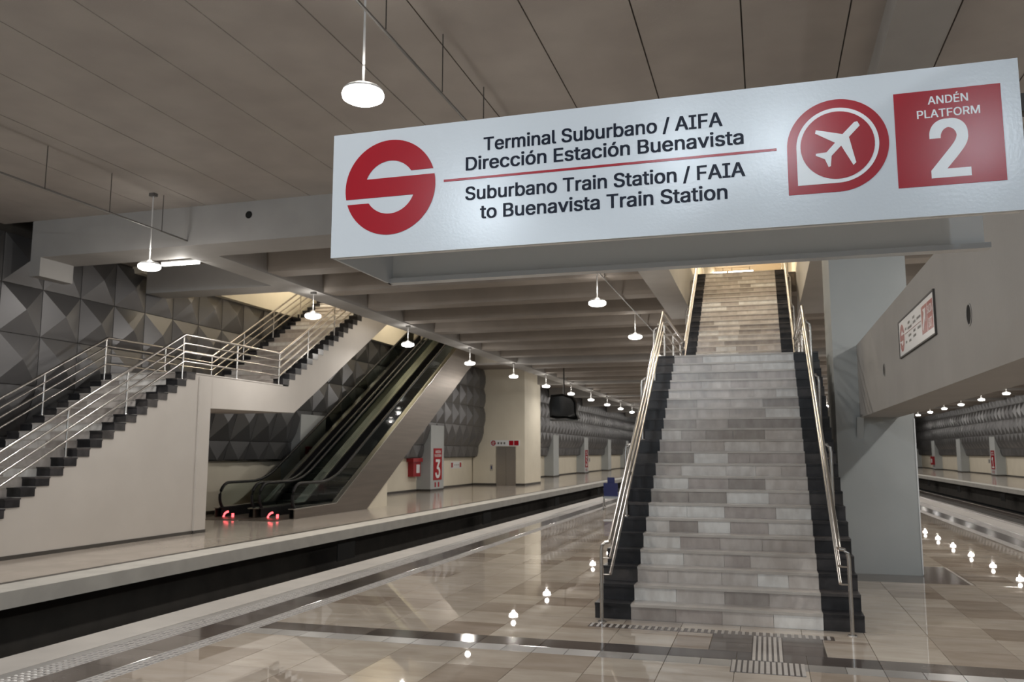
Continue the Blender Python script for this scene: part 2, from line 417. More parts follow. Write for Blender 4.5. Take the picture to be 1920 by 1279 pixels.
# guide bars in front of the stair
obj('tactile_strip', B(-1.92, .60, 9.40, 9.60, -.012, 0), M_DTILE, cp)
teeth = MB()
for i in range(36): teeth.box(-1.90+i*.0695, -1.90+i*.0695+.030, 9.42, 9.58, 0, .005)
obj('tactile_teeth', teeth, M_TACT, cp, kind='stuff')
obj('tactile_strip', B(-.19, .09, 8.30, 9.40, -.012, 0), M_DTILE, cp)
obj('tactile_strip', B(-.36, .26, 7.85, 8.30, -.012, 0), M_DTILE, cp)
gb = MB().box(-.014, .014, -.53, .53, 0, .005).mesh('guide_bar'); gb.materials.append(M_TACT)
gs = MB().box(-.016, .016, -.215, .215, 0, .005).mesh('guide_bar'); gs.materials.append(M_TACT)
for i in range(6): inst('guide_bar', gb, cp, (-.17+i*.048, 8.85, 0))
for i in range(13): inst('guide_bar', gs, cp, (-.34+i*.049, 8.075, 0))
# dark margin round the pier
for r in sub_rects((.96, 2.74, 13.8, 15.8), [(1.09, 2.26, 14.6, 17)]):
    obj('dark_tile', MB().bevbox(r[0], r[1], r[2], r[3], -.012, 0, .0015), M_DTILE, cp)
# ------------------------------------------------------------------ side walls with folded metal panels
PXL, PXR = -15.45, 17.90
def pyramid(y0, y1, zb, zt, xb, xt, s, apex=.5, lift=.15, half=False):
    mb = MB(); g = .008
    y0, y1, zb2, zt2 = y0+g, y1-g, zb+g, zt-g
    ym = (y0+y1)/2
    if half:   # truncated: only the upper half of a pyramid
        v = [(xb, y0, zb2), (xb, y1, zb2), (xt, y1, zt2), (xt, y0, zt2), (xb+s*lift, ym, zb2)]
        fs = [(1, 2, 4), (2, 3, 4), (3, 0, 4), (0, 1, 4)]
    else:
        xa = (xb+xt)/2+s*lift
        v = [(xb, y0, zb2), (xb, y1, zb2), (xt, y1, zt2), (xt, y0, zt2), (xa, ym, (zb2+zt2)/2)]
        fs = [(0, 1, 4), (1, 2, 4), (2, 3, 4), (3, 0, 4)]
    mb.add(v, fs); mb.add([(a-s*.03, b, c) for a, b, c in v[:4]], [(0, 1, 2, 3)])
    n = 5
    for i in range(4): mb.f.append((i, (i+1) % 4, n+(i+1) % 4, n+i)); mb.sm.append(False)
    return mb
PR = [(1.62, 2.20, -.32, -.50, True), (2.20, 3.30, 0, -.32, False), (3.30, 4.40, 0, 0, False), (4.40, 5.47, 0, 0, False), (5.47, 6.55, 0, 0, False)]
PW_ = 1.10; PY0 = 16.20-PW_*14
def wall_side(name, wx, px, s, label, cut_lamps):
    wo = sempty(name, label)
    a, b = sorted((wx, wx-s*.3)); obj('plaster', B(a, b, Y0, Y1, 0, 1.60), M_CREAM, wo)
    obj('backing', MB().prism([(px-s*.04, 6.9), (px-s*.04, 3.3), (px-s*.56, 1.6), (px-s*1.3, 1.6), (px-s*1.3, 6.9)], Y0, Y1, 'y'), M_BASE, wo)
    a, b = sorted((wx+s*.0, wx+s*.02)); obj('skirting', B(a, b, Y0, Y1, 0, .10), M_BASE, wo)
    bo = MB().prism([(wx-s*.02, 1.58), (px-s*.5, 1.58), (px-s*.5, 1.62), (wx-s*.02, 1.62)], Y0, Y1, 'y'); obj('ledge', bo, M_BASE, wo)
    far = MB(); ncol = int((Y1-PY0)/PW_)
    for k, (zb, zt, ot, ob, half) in enumerate(PR):
        xb, xt = px+s*ob, px+s*ot
        me = None
        for c in range(ncol):
            y = PY0+c*PW_
            if s > 0 and 12 < y < 62:
                if me is None: me = pyramid(0, PW_, zb, zt, xb, xt, s, half=half).mesh('panel'); me.materials.append(M_PANEL)
                inst('panel', me, wo, (0, y, 0))
            else:
                p = pyramid(y, y+PW_, zb, zt, xb, xt, s, half=half); far.add(p.v, p.f)
    obj('far_panels', far, M_PANEL, wo, kind='stuff', label='folded metal wall panels in the distance')
    return wo
wall_l = wall_side('wall_left', WLX, PXL, 1, 'left wall with cream base and grey folded pyramid panels', None)
wall_r = wall_side('wall_right', WRX, PXR, -1, 'right wall with cream base and grey folded pyramid panels', None)
# buttress columns along the side walls
def buttress(px, wx, s, y):
    pts = [(wx, 0), (px, 0), (px, 3.17), (px-s*.05, 3.17), (wx, 1.7)]
    o = obj('wall_column', MB().prism(pts, y, y+1.75, 'y'), M_PIER); o['kind'] = 'structure'
    a, b = sorted((wx, px+s*.012)); obj('skirting', B(a, b, y-.012, y+1.762, 0, .10), M_BASE, o)
    return o
LCOL = [26.4, 38.5, 63.4, 75.0, 87.0, 99.0, 111.0]
for y in LCOL: buttress(PXL+.02, WLX, 1, y)
RCOL = [53.0, 65.5, 78.0, 91.0, 104.0, 117.0, 130.0]
for y in RCOL: buttress(PXR-.02, WRX, -1, y)
struct('wall_back', B(-17, 19.5, Y0-.3, Y0, ZP, 11), M_CREAM, 'plain wall closing the station behind')
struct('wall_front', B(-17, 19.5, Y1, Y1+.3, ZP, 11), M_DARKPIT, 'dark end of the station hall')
# ------------------------------------------------------------------ ceilings and beams
ce = sempty('ceiling', 'concrete plank ceiling with long joints')
pj = [-15.6] + [-13.87+1.152*k for k in range(0, 29)]
pj = [-16.5] + [round(-1.24+1.152*k, 3) for k in range(-12, 18)]
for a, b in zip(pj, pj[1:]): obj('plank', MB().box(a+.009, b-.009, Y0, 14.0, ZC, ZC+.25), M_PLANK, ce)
obj('topping', B(-16.6, 19.3, Y0, 14.0, ZC+.03, ZC+.30), M_HANG, ce)
struct('ceiling_beam', B(-14.72, 1.43, 14.0, 14.95, ZB, ZC), M_BEAM, 'grey crossbeam at the end of the plank ceiling')
struct('ceiling_beam', B(2.05, 17.9, 14.0, 14.95, ZB, ZC), M_BEAM, 'grey crossbeam over the right track')
struct('corbel', B(-14.72, -14.46, 14.0, 14.9, 5.52, ZB), M_BEAM, 'concrete corbel under the crossbeam end at the panel wall')
struct('ceiling_beam', B(1.43, 2.05, Y0, 14.95, 6.38, ZC), M_BEAM, 'shallow lengthwise beam under the plank ceiling')
struct('ceiling_beam', B(-11.50, -10.80, 14.95, Y1, ZB, ZU-.1), M_BEAM, 'long lengthwise girder beside the left stair opening')
# slabs beyond the first beam: openings over the left stairs and over the central stair
slab = sempty('ceiling', 'ribbed concrete ceiling beyond the first crossbeam')
VX0, VX1, VY1 = -1.93, 1.05, 26.2
LV0, LV1 = 18.9, 37.0
for r in sub_rects((-16.5, 18.9, 14.96, Y1), [(VX0-.3, VX1+.4, 15.3, VY1-.001), (-15.25, -11.2, LV0-.4, LV1+.4)]):
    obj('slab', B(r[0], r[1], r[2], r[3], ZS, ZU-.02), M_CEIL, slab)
ry = 16.70; k = 0
while ry < 112:
    skip = any(abs(ry+.37-c-.4) < .9 for c in (37.4, 49.5, 61.6, 73.7, 85.8, 97.9))
    if not skip:
        for (a, b) in ([(-10.80, -2.62), (2.3, 17.8)] if ry < VY1+.3 else [(-10.80, 17.8)]):
            ch = .10
            obj('rib', MB().prism([(ry, ZS), (ry+.06, ZB+.05+ch), (ry+.10, ZB+.04), (ry+.68, ZB+.04), (ry+.72, ZB+.05+ch), (ry+.78, ZS)], a, b, 'x'), M_CEIL, slab)
    ry += 2.58
for y in (37.4, 49.5, 61.6, 73.7, 85.8, 97.9):
    struct('ceiling_beam', B(-15.3 if y > 38 else -10.8, 17.8, y, y+.85, ZB-.01, ZS+.02), M_BEAM, 'crossbeam under the ribbed ceiling')
struct('ceiling_beam', B(-15.2, -11.5, 18.1, 18.9, ZB, ZS+.1), M_BEAM, 'crossbeam lit by the tube light before the left stair opening')
struct('ceiling_beam', B(-15.2, -11.5, LV1, LV1+.8, ZB, ZS+.1), M_BEAM, 'crossbeam past the top of the escalators')
struct('ceiling_beam', B(-2.62, VX0, 14.95, VY1, ZB, ZU+.05), M_BEAM, 'edge girder beside the central stair opening')
struct('ceiling_beam', B(VX1, 2.3, 16.4, VY1, ZB, ZU+.05), M_BEAM, 'edge girder between the central stair opening and the pier')
struct('ceiling_beam', B(VX0, VX1, 14.95, 15.6, ZB, ZU+.05), M_BEAM, 'header beam across the central stair opening')
# upper storey seen through the openings
up = sempty('wall_upper', 'cream walls of the upper storey above the stair openings')
obj('plaster', B(-15.5, -15.20, LV0-1, LV1+1, 6.42, 10.2), M_CREAM, up)
obj('plaster', B(-15.2, -11.4, LV1+6.0, LV1+6.2, ZU, 10.2), M_CREAM, up)
obj('plaster', B(-2.25, VX0-.002, 15.6, 47.9, ZU+.05, 10.2), M_CREAM, up)
obj('plaster', B(VX1+.01, 1.45, 15.6, 47.9, ZU+.05, 10.2), M_CREAM, up)
obj('plaster', B(-9, 9, 48, 48.2, ZU, 10.2), M_CREAM, up)
obj('plaster', B(-11.49, -11.3, LV0, LV1+6, ZU, 10.2), M_CREAM, up)
obj('plaster', B(-15.2, -11.5, LV0-.9, LV0-.7, ZU-.5, 10.2), M_CREAM, up)
obj('upper_ceiling', B(-16.6, 19.3, 13.5, Y1, 10.2, 10.4), M_TAN, up)
# ------------------------------------------------------------------ pier and lengthwise girder by the stair
pier = struct('pier', B(1.10, 2.25, 14.61, 16.1, 0, ZS+.05), M_PIER, 'tall smooth grey pier right of the central stair')
obj('corner_bead', B(2.238, 2.256, 14.602, 14.615, .02, 2.40), M_SWHITE, pier)
gird = struct('girder', B(1.46, 2.02, Y0, 14.612, 2.42, 3.58), M_BEAM, 'low lengthwise grey girder ending at the pier')
obj('bearing_pad', MB().prism([(14.45, 2.42), (14.61, 2.10), (14.61, 2.42)], 1.40, 1.50, 'x'), M_PIER, gird)
for y, z in ((6.83, 2.87), (11.49, 2.895)):
    h = obj('sleeve_rim', MB().lathe([(.082, .0), (.086, -.004), (.074, -.006), (.072, .0)], (1.46, y, z), 24, 'x'), M_BEAM, gird)
    d = obj('sleeve_hole', MB().lathe([(.074, -.002), (.0001, -.0015)], (1.46, y, z), 24, 'x'), M_HOLE, gird)
b1hole = obj('sleeve_hole', MB().lathe([(.075, -.003), (.0001, -.003)], (-9.47, 14.0, 6.44), 20, 'y'), M_HOLE)
b1hole['kind'] = 'structure'; b1hole['label'] = 'round dark sleeve hole in the crossbeam'
# ------------------------------------------------------------------ pendant lamps and conduits
def make_lamp(name, label, group, drop_h):
    t = thing(name, label, 'lamp', (0, 0, 0), group)
    obj('housing', MB().lathe([(.0001, .13), (.035, .13), (.05, .10), (.10, .085), (.17, .07), (.195, .045), (.195, .03)], seg=24), M_LAMPB, t)
    obj('diffuser', MB().lathe([(.195, .03), (.205, .0), (.195, -.035), (.15, -.06), (.08, -.07), (.0001, -.072)], seg=24), M_GLOW, t)
    obj('stem', MB().tube([(0, 0, .12), (0, 0, drop_h)], .012, 8), M_LAMPB, t)
    obj('junction_box', MB().box(-.06, .06, -.05, .05, drop_h-.06, drop_h), M_PIPE, t)
    return t
lampdata = {}
def lamp_light(parent, power, col):
    key = (power, col)
    if key not in lampdata:
        l = bpy.data.lights.new('lamp_light', 'POINT'); l.energy = power[1]; l.color = col; l.shadow_soft_size = .055
        ar = bpy.data.lights.new('lamp_downlight', 'AREA'); ar.shape = 'DISK'; ar.size = .34; ar.energy = power[0]; ar.color = col
        g = bpy.data.lights.new('lamp_glow', 'POINT'); g.energy = power[1]*.22; g.color = col; g.shadow_soft_size = .1
        lampdata[key] = (l, g, ar)
    o = bpy.data.objects.new('lamp_light', lampdata[key][0]); COL.objects.link(o); o.parent = parent; o.location = (0, 0, -.16)
    o2 = bpy.data.objects.new('lamp_glow', lampdata[key][1]); COL.objects.link(o2); o2.parent = parent; o2.location = (0, 0, .30)
    o3 = bpy.data.objects.new('lamp_downlight', lampdata[key][2]); COL.objects.link(o3); o3.parent = parent; o3.location = (0, 0, -.08)
ZL = 5.30
protos = {}
def lamp(x, y, drop_h, label, group, power=PENDANT_W, col=WARM):
    key = (drop_h,)
    if key not in protos: protos[key] = t = make_lamp('pendant_lamp', label, group, drop_h)
    else:
        t = copy_tree(protos[key]); t['label'] = label; t['group'] = group
    t.location = (x, y, ZL)
    return t
lamps = []
ORD = ['first', 'second', 'third', 'fourth', 'fifth', 'sixth', 'seventh', 'eighth', 'ninth', 'tenth', 'eleventh', 'twelfth', 'thirteenth', 'fourteenth', 'fifteenth', 'sixteenth', 'seventeenth', 'eighteenth']
def lamp_row(x, ya, ystart, n_back, n, where, group, ztop=ZS):
    """ya: y of the last lamp before the first crossbeam; the row goes on with the same spacing both ways"""
    for k in range(-n_back, n):
        y = ya+6.05*k
        if y < ystart: continue
        if k <= 0: lab = 'white pendant lamp %s, %s before the first crossbeam' % (where, ORD[-k])
        else: lab = 'white pendant lamp %s, %s beyond the first crossbeam' % (where, ORD[k-1])
        cool = y < -1  # unseen lamps behind the camera, tinted cool and boosted as added frontal fill
        lamps.append((lamp(x, y, ZC-ZL if y < 14 else ztop-ZL, lab, group), COOL_FILL_W if cool else PENDANT_W, COOL if cool else WARM))
lamp_row(-10.92, 13.05, -40, 8, 17, 'over the left track', 'pendant lamps over the left track', ZB)
lamp_row(-3.62, 13.20, -40, 8, 16, 'above the central platform left of the stair', 'pendant lamps left of the central stair')
lamp_row(4.50, 7.15, -12, 3, 14, 'above the platform right of the low girder', 'pendant lamps right of the low girder')
lamp_row(13.60, 13.50, -40, 8, 17, 'over the right platform', 'pendant lamps over the right platform')
for i, (x, y) in enumerate(((-.80, -3.5), (.30, -3.5), (2.35, -4.0))):
    lamps.append((lamp(x, y, ZC-ZL, 'cool white lamp in the row facing the hanging sign, %s from the girder' % ORD[2-i], 'cool pendant lamps facing the sign'), (26., 70.), COOL))
for t, p, c in lamps: lamp_light(t, p, c)
def conduit(x, y0, y1, z, ztop, rods, label):
    t = thing('conduit', label, 'conduit', (x, y0, z))
    obj('pipe', MB().tube([(x, y0, z), (x, y1, z)], .016, 8), M_PIPE, t)
    for y in rods: obj('hanger_rod', MB().tube([(x+.04, y, z-.02), (x+.04, y, ztop)], .007, 6), M_HANG, t)
    return t
conduit(-3.48, Y0, 14.0, 6.02, ZC, [2.5, 5.6, 7.25, 8.79, 10.3, 12.6], 'thin conduit hung below the planks over the central platform')
conduit(-10.85, Y0, 14.0, 6.02, ZC, [8.9, 10.45, 11.85, 13.2], 'thin conduit hung below the planks over the left track')
conduit(-3.48, 14.95, 60, 6.02-.12, ZS, [16, 19.2, 25.2, 31, 37, 43], 'thin conduit running under the ribbed ceiling beyond the first beam')
# tube lights
def tube_light(x0, x1, y, z, ztop, label, power, col, omni=0.):
    t = thing('tube_light', label, 'light fixture', ((x0+x1)/2, y, z))
    obj('diffuser', B(x0, x1, y-.035, y+.035, z-.03, z+.03), M_TUBE, t)
    obj('tray', B(x0, x1, y-.05, y+.05, z+.031, z+.06), M_LAMPB, t)
    for x in (x0+.15, x1-.15): obj('hanger', B(x-.01, x+.01, y-.01, y+.01, z+.06, ztop), M_HANG, t)
    l = bpy.data.lights.new('tube', 'AREA'); l.shape = 'RECTANGLE'; l.size = x1-x0; l.size_y = .08; l.energy = power; l.color = col
    o = bpy.data.objects.new('tube', l); COL.objects.link(o); o.parent = t; o.location = (0, 0, -.04)
    if omni:
        l = bpy.data.lights.new('tube_glow', 'POINT'); l.energy = omni; l.color = col; l.shadow_soft_size = .08
        o = bpy.data.objects.new('tube_glow', l); COL.objects.link(o); o.parent = t; o.location = (0, 0, -.12)
tube_light(-12.42, -11.50, 15.25, 5.90, ZS, 'short bright tube light beside the first lamp by the panel wall', TUBE_W, WARM, 26)
tube_light(-2.25, -1.42, 39.3, 10.0, 10.2, 'left one of two tube lights above the top of the central stair', UPPER_W, CREAMY)
tube_light(-1.33, -.25, 39.3, 10.0, 10.2, 'right one of two tube lights above the top of the central stair', UPPER_W, CREAMY)
for i, (x, y) in enumerate(((-13.9, 24.5), (-13.9, 32.5), (-1.0, 20.5), (-1.0, 27.5))):
    tube_light(x-.6, x+.6, y, 9.9, 10.2, ['tube light of the upper storey over the left stair', 'tube light of the upper storey over the escalators', 'tube light of the upper storey over the central stair flight', 'tube light of the upper storey past the stair head'][i], UPPER_W, CREAMY)
# ------------------------------------------------------------------ stairs
def stair_flight(root, x0, x1, y0, z0, n, rise, tread, dark, cuts, proud=0.):
    """n risers; treads follow each riser; stones are sub-parts of the step"""
    for i in range(n):
        y = y0+tread*i; zt = z0+rise*(i+1); zb = zt-rise
        yb = y+tread
        st = obj('step', B(x0+.02, x1-.02, y+.022, yb+.022, zb-(.10 if not proud else -.012), zt-.031), M_WHITEW, root)
        zc = zt-.030
        xs = [x0+dark] + [x0+dark+c for c in cuts[i % len(cuts)]] + [x1-dark]
        for a, b in zip(xs, xs[1:]):
            obj('riser_stone', B(a+.0015, b-.0015, y, y+.022, zb, zc), M_STONE, st)
        for a, b in ((x0-proud, x0+dark), (x1-dark, x1+proud)):
            obj('dark_riser', B(a, b-.0015, y, y+.022 if not proud else y+tread, zb+.012*(proud > 0), zc), M_BSTONE, st)
            obj('dark_tread', B(a, b-.0015, y-.018, yb+.02, zc, zt), M_BSTONE, st)
        obj('tread_stone', B(x0+dark, x1-dark-.0015, y-.018, yb+.02, zc, zt), M_TREAD, st)
CY0, CR, CT, CN = 9.90, .1716, .2816, 21
CYL = CY0+CT*(CN-1)        # nosing of the landing
CU0 = 20.2
cs = thing('staircase', 'wide central marble staircase with black edges rising from the platform', 'staircase', (-.5, CY0, 0))
W_ = SX1-SX0-.82
rc = [[.50, 1.0, 1.54], [.48, 1.02, 1.50], [.36, .98, 1.38, 1.72], [.52, 1.0, 1.30], [.46, .94, 1.44], [.30, .66, 1.06, 1.52], [.50, .98, 1.62]]
stair_flight(cs, SX0, SX1, CY0, 0, CN, CR, CT, .41, rc)
ZLD = CR*CN
obj('flight_body', MB().prism([(CY0+.05, 0), (CYL+.3, 0), (CYL+.3, ZLD-.2), (CYL, ZLD-.33), (CY0+.1, .0)], SX0+.1, SX1-.1, 'x'), M_BEAM, cs)
obj('landing', B(SX0, SX1, CYL+.3, CU0+.02, ZLD-.28, ZLD-.031), M_BEAM, cs)
obj('landing_paving', B(SX0, SX1, CYL+.30, CU0+.0, ZLD-.031, ZLD), M_TREAD, cs)
obj('landing_leg', B(SX0+.3, SX1-.3, CU0-1.2, CU0-.9, 0, ZLD-.28), M_BEAM, cs)
stair_flight(cs, SX0+.03, SX1-.13, CU0, ZLD, CN, CR, CT, .36, rc)
CU1 = CU0+CT*(CN-1)
obj('flight_body', MB().prism([(CU0-.1, ZLD-.28), (CU0, ZLD-.05), (CU1+.3, 2*ZLD-.36), (CU1+.3, 2*ZLD-.62)], SX0+.06, SX1-.16, 'x'), M_BEAM, cs)
struct('floor_upper', B(-1.895, 1.04, CU1+.34, 47.9, ZU-.018, ZU), M_TREAD, 'pale floor at the head of the central stair')
# left staircase
LX0, LX1 = -15.08, -12.70
LR, LT, LN = .1762, .312, 21
LYT = 16.60; LY0 = LYT-LT*(LN-1); LZ = LR*LN
LU0 = 20.70
ls = thing('staircase', 'marble staircase on a white side wall rising beside the panel wall on the left', 'staircase', (-13.9, LY0, 0))
rcl = [[.8], [.5], [1.0]]
stair_flight(ls, LX0, LX1, LY0, 0, LN, LR, LT, .30, rcl, proud=.012)
LV = (ZU-LZ)/20
stair_flight(ls, LX0, LX1, LU0, LZ, 20, LV, LT, .30, rcl, proud=.012)
pts = [(LY0+.1, 0), (17.50, 0), (17.50, LZ-.05), (LYT+.28, LZ-.05)]
for i in range(LN-1, 0, -1): pts += [(LY0+LT*i+.03, LR*i-.02), (LY0+LT*(i-1)+.03+.0, LR*i-.02)] if False else []
top = [(LYT+LT+.001, LZ-.03)]
for i in range(LN-1, 0, -1): top += [(LY0+LT*(i+1)+.001, LR*i+.01), (LY0+LT*i+.002, LR*i+.01)]
obj('side_wall', MB().prism([(LY0+LT+.002, 0), (17.50, 0), (17.50, LZ-.03)] + top, LX0+.005, LX1-.003, 'x'), M_WHITEW, ls)
obj('side_pilaster', B(LX1-.1, LX1+.035, 17.08, 17.50, 0, LZ-.08), M_WHITEW, ls)
obj('skirting', B(LX0, LX1+.012, LY0+.1, 17.08, 0, .07), M_BASE, ls)
obj('skirting', B(LX1, LX1+.045, 17.07, 17.51, 0, .07), M_BASE, ls)
LUT = LU0+LT*19
top = []
for i in range(19, 0, -1): top += [(LU0+LT*(i+1)+.001, LZ+LV*i+.01), (LU0+LT*i+.002, LZ+LV*i+.01)]
obj('landing', MB().prism([(17.502, LZ-.03), (17.502, LZ-.80), (21.35, LZ-.74), (21.35+7.2, LZ-.74+7.2*LV/LT), (LUT+1.9, ZU-.03), (LUT+LT+.05, ZU-.03)] + top + [(LU0+LT, LZ-.03)], LX0+.005, LX1-.003, 'x'), M_WHITEW, ls)
obj('landing_paving', B(LX0, LX1+.01, LYT+.30, LU0, LZ-.03, LZ), M_TREAD, ls)
def path_tube(mb, pts, r, seg=8): mb.tube(pts, r, seg)
def railing(root, label, x, poly, heights, posts, side, foot, rr=(.026, .017)):
    """poly: nosing line (y,z) points; rails follow it at the given heights; posts at y with their own foot height"""
    def zat(y):
        for (a, za), (b, zb) in zip(poly, poly[1:]):
            if a <= y <= b: return za+(zb-za)*(y-a)/(b-a)
        return poly[-1][1] if y > poly[-1][0] else poly[0][1]
    t = obj('handrail', MB().tube([(x, y, z+heights[0]) for y, z in poly], rr[0], 10), M_STEEL, root); t['label'] = label
    for h in heights[1:]: obj('mid_rail', MB().tube([(x, y, z+h) for y, z in poly], rr[1], 10), M_STEEL, t)
    for y in posts:
        z = zat(y); px = x+side; zt = z+heights[0]; zf = foot(y)
        mb = MB()
        if abs(side) > .01: mb.tube([(px, y, zf), (px, y, zt-.10), (px-side*.12, y, zt-.045), (px-side*.45, y, zt-.01), (x, y, zt)], .021, 10)
        else: mb.tube([(px, y, zf), (px, y, zt)], .021, 10)
        mb.lathe([(.0001, .012), (.045, .012), (.05, 0)], (px, y, zf), 16)
        if abs(side) > .01:
            for h in heights[1:]: mb.tube([(px, y, z+h), (x, y, z+h)], .009, 6)
        obj('post', mb, M_STEEL, t)
HS = (.86, .66, .46, .24)
def nos(y0, z0, tr, rs): return lambda y: z0+rs+(y-y0)/tr*rs
n1 = nos(CY0, 0, CT, CR); n2 = nos(CU0, ZLD, CT, CR)
def cfoot(y):
    if y < CY0-.02: return 0
    if y < CYL: return CR*(int((y-CY0)/CT+1e-6)+1)
    if y < CU0: return ZLD
    return ZLD+CR*(min(CN-1, int((y-CU0)/CT+1e-6))+1)
cpoly = [(CY0-.16, n1(CY0-.16)), (CYL, ZLD), (CU0-.25, ZLD), (CU1, 2*ZLD), (CU1+2, 2*ZLD)]
cposts = [CY0-.22, 11.55, 13.25, 14.95, 16.6, 18.3, 19.9, 21.7, 23.5, 25.3]
railing(cs, 'stainless steel railing up the left side', -1.72, cpoly, (.80, .62, .44), cposts, -.09, cfoot)
railing(cs, 'stainless steel railing up the right side', .70, cpoly, (.80, .62, .44), cposts, .09, cfoot)
l1 = nos(LY0, 0, LT, LR); l2 = nos(LU0, LZ, LT, LV)
def lfoot(y):
    if y < LYT: return max(0, LR*(int((y-LY0)/LT+1e-6)+1))
    if y < LU0: return LZ
    return LZ+LV*(min(19, int((y-LU0)/LT+1e-6))+1)
lpoly = [(LY0-.1, l1(LY0-.1)), (LYT, LZ), (LU0-.06, LZ), (LUT, ZU), (LUT+1.2, ZU)]
lposts = [LY0+.1, 11.81, 13.29, 14.82, 16.56, 18.66, 20.62, 22.13, 23.69, 25.3, 26.7]
railing(ls, 'stainless railing on the open side above the white wall', -12.78, lpoly, HS, lposts, 0, lfoot, (.030, .022))
railing(ls, 'stainless railing on the far side against the panel wall', -14.95, lpoly, HS, lposts, 0, lfoot, (.030, .022))
# ------------------------------------------------------------------ escalators
def escalator(xa, xb, label):
    t = thing('escalator', label, 'escalator', ((xa+xb)/2, 21.5, 0))
    SL = .5625; YS = 24.0; YE = YS+(ZU-.30)/SL
    def deck(y): return .30 if y < YS else min(ZU+.1, .30+(y-YS)*SL)
    # side cladding, one panel on each flank, and the sloping underside
    prof = [(21.55, 0), (26.1, 0), (YE-.3, (YE-.3-26.1)*SL*.985), (YE+1.5, ZU-.9), (YE+1.5, ZU+.08), (YE, ZU+.08), (YS, .30), (21.55, .26)]
    for a, b in ((xa-.115, xa-.085), (xb+.085, xb+.115)): obj('side_cladding', MB().prism(prof, a, b, 'x'), M_ESTEEL, t)
    obj('underside', MB().prism([(26.1, 0), (YE-.3, (YE-.3-26.1)*SL*.985), (YE-.3, (YE-.3-26.1)*SL*.985+.06), (26.1, .06)], xa-.09, xb+.09, 'x'), M_ESTEEL, t)
    for a, b in ((xa-.115, xa+.06), (xb-.06, xb+.115)):
        obj('deck', MB().prism([(21.5, .26), (YS, .30), (YE, ZU+.08), (YE, ZU+.105), (YS, .325), (21.5, .285)], a, b, 'x'), M_STEEL, t)
    for a, b in ((xa+.06, xa+.075), (xb-.075, xb-.06)):
        obj('skirt', MB().prism([(21.6, .02), (YS+.4, .02), (YE, ZU-.3), (YE, ZU+.08), (YS, .30), (21.6, .26)], a, b, 'x'), M_BLACK, t)
    obj('floor_plate', B(xa-.05, xb+.05, 20.7, 23.0, -.004, .015), M_ESTEEL, t)
    # steps
    for k in range(2): obj('step', B(xa+.08, xb-.08, 23.0+.36*k, 23.355+.36*k, -.0, .02), M_ESTEP, t)
    me = MB().box(xa+.08-(xa+xb)/2, xb-.08-(xa+xb)/2, 0, .37, -.20, 0); me.box(xa+.08-(xa+xb)/2, xb-.08-(xa+xb)/2, -.004, .012, -.012, .002)
    me = me.mesh('step'); me.materials.append(M_ESTEP)
    y, z = 23.72, .02; n = 0
    while z < ZU:
        inst('step', me, t, ((xa+xb)/2, y, z)); y += .36; n += 1
        z += .36*SL*min(1, n/2)
    # handrails and glass
    def hz(y):
        if y < 23.2: return .98
        if y < 24.6: u = (y-23.2)/1.4; return .98+.5*u*u*1.4*SL
        return .98+.7*SL+(y-24.6)*SL
    for x in (xa, xb):
        p = [(x, 22.25, .16), (x, 21.92, .22)]
        p += [(x, 22.02-.42*math.cos(a), .58-.40*math.sin(a)) for a in [math.radians(-55+15*i) for i in range(0, 9)]][::-1][:0]
        for i in range(11):
            a = math.radians(-70+16*i); p.append((x, 22.02-.42*math.cos(a), .58+.40*math.sin(a)))
        yy = 22.3
        while yy < YE+.6: p.append((x, yy, hz(yy))); yy += .35 if yy < 24.8 else 1.5
        obj('handrail', MB().tube(p, .042, 10), M_BLACK, t)
        g = MB(); ys = [21.66, 21.8, 22.0, 23.2, 23.6, 24.0, 24.3, 24.6] + [24.6+1.0*i for i in range(1, 12)]
        top = {21.66: .72, 21.8: .88}
        poly = [(yy, deck(yy)+.02) for yy in ys] + [(yy, top.get(yy, hz(yy))-.03) for yy in reversed(ys)]
        obj('balustrade_glass', MB().prism(poly, x-.006, x+.006, 'x'), M_GLASS, t)
    return t
e1 = escalator(-15.18, -14.12, 'escalator with black handrails nearest the panel wall')
e2 = escalator(-13.88, -12.82, 'escalator with brown steel side cladding facing the track')
for e, x in ((e1, -14.95), (e2, -13.50)):
    mb = MB(); p = []
    for i in range(8): a = math.radians(100+13*i); p.append((x+.18*math.cos(a)+.12, 21.58, .02+.15*math.sin(a)))
    mb.tube(p, .028, 8); mb.box(x+.22, x+.27, 21.55, 21.60, .02, .12)
    o = obj('indicator_light', mb, M_REDLED, e); o['label'] = 'glowing red stop indicator'
enc = tag(obj('storage_wall', MB().prism([(26.2, 0), (27.75, 0), (27.75, .86), (27.6, .80)], -12.98, -12.74, 'x'), M_CREAM), 'small cream wedge wall under the foot of the escalator cladding', 'wall')
# ------------------------------------------------------------------ elevator tower
ex0, ex1, ey0, ey1 = -16.1, -13.02, 46.65, 50.2
tower = struct('elevator_tower', B(ex0, ex1, ey0, ey1, 0, ZS), M_CREAM, 'cream elevator tower against the left wall')
obj('skirting', B(ex0, ex1+.012, ey0-.012, ey1, 0, .12), M_BASE, tower)
d = sempty('door_1', 'brown steel elevator door in the cream tower', (-14.11, ey0, 0))
for a, b in ((-14.62, -14.115), (-14.105, -13.60)): obj('door_leaf', B(a, b, ey0-.03, ey0-.014, 0, 2.12), M_DOOR, d)
obj('door_frame', MB().box(-14.68, -14.62, ey0-.05, ey0, 0, 2.18).box(-13.60, -13.54, ey0-.05, ey0, 0, 2.18).box(-14.62, -13.60, ey0-.05, ey0, 2.12, 2.18), M_DOOR, d)
t = thing('call_panel', 'small blue elevator call panel beside the elevator door', 'panel', (-14.98, ey0, 1.0))
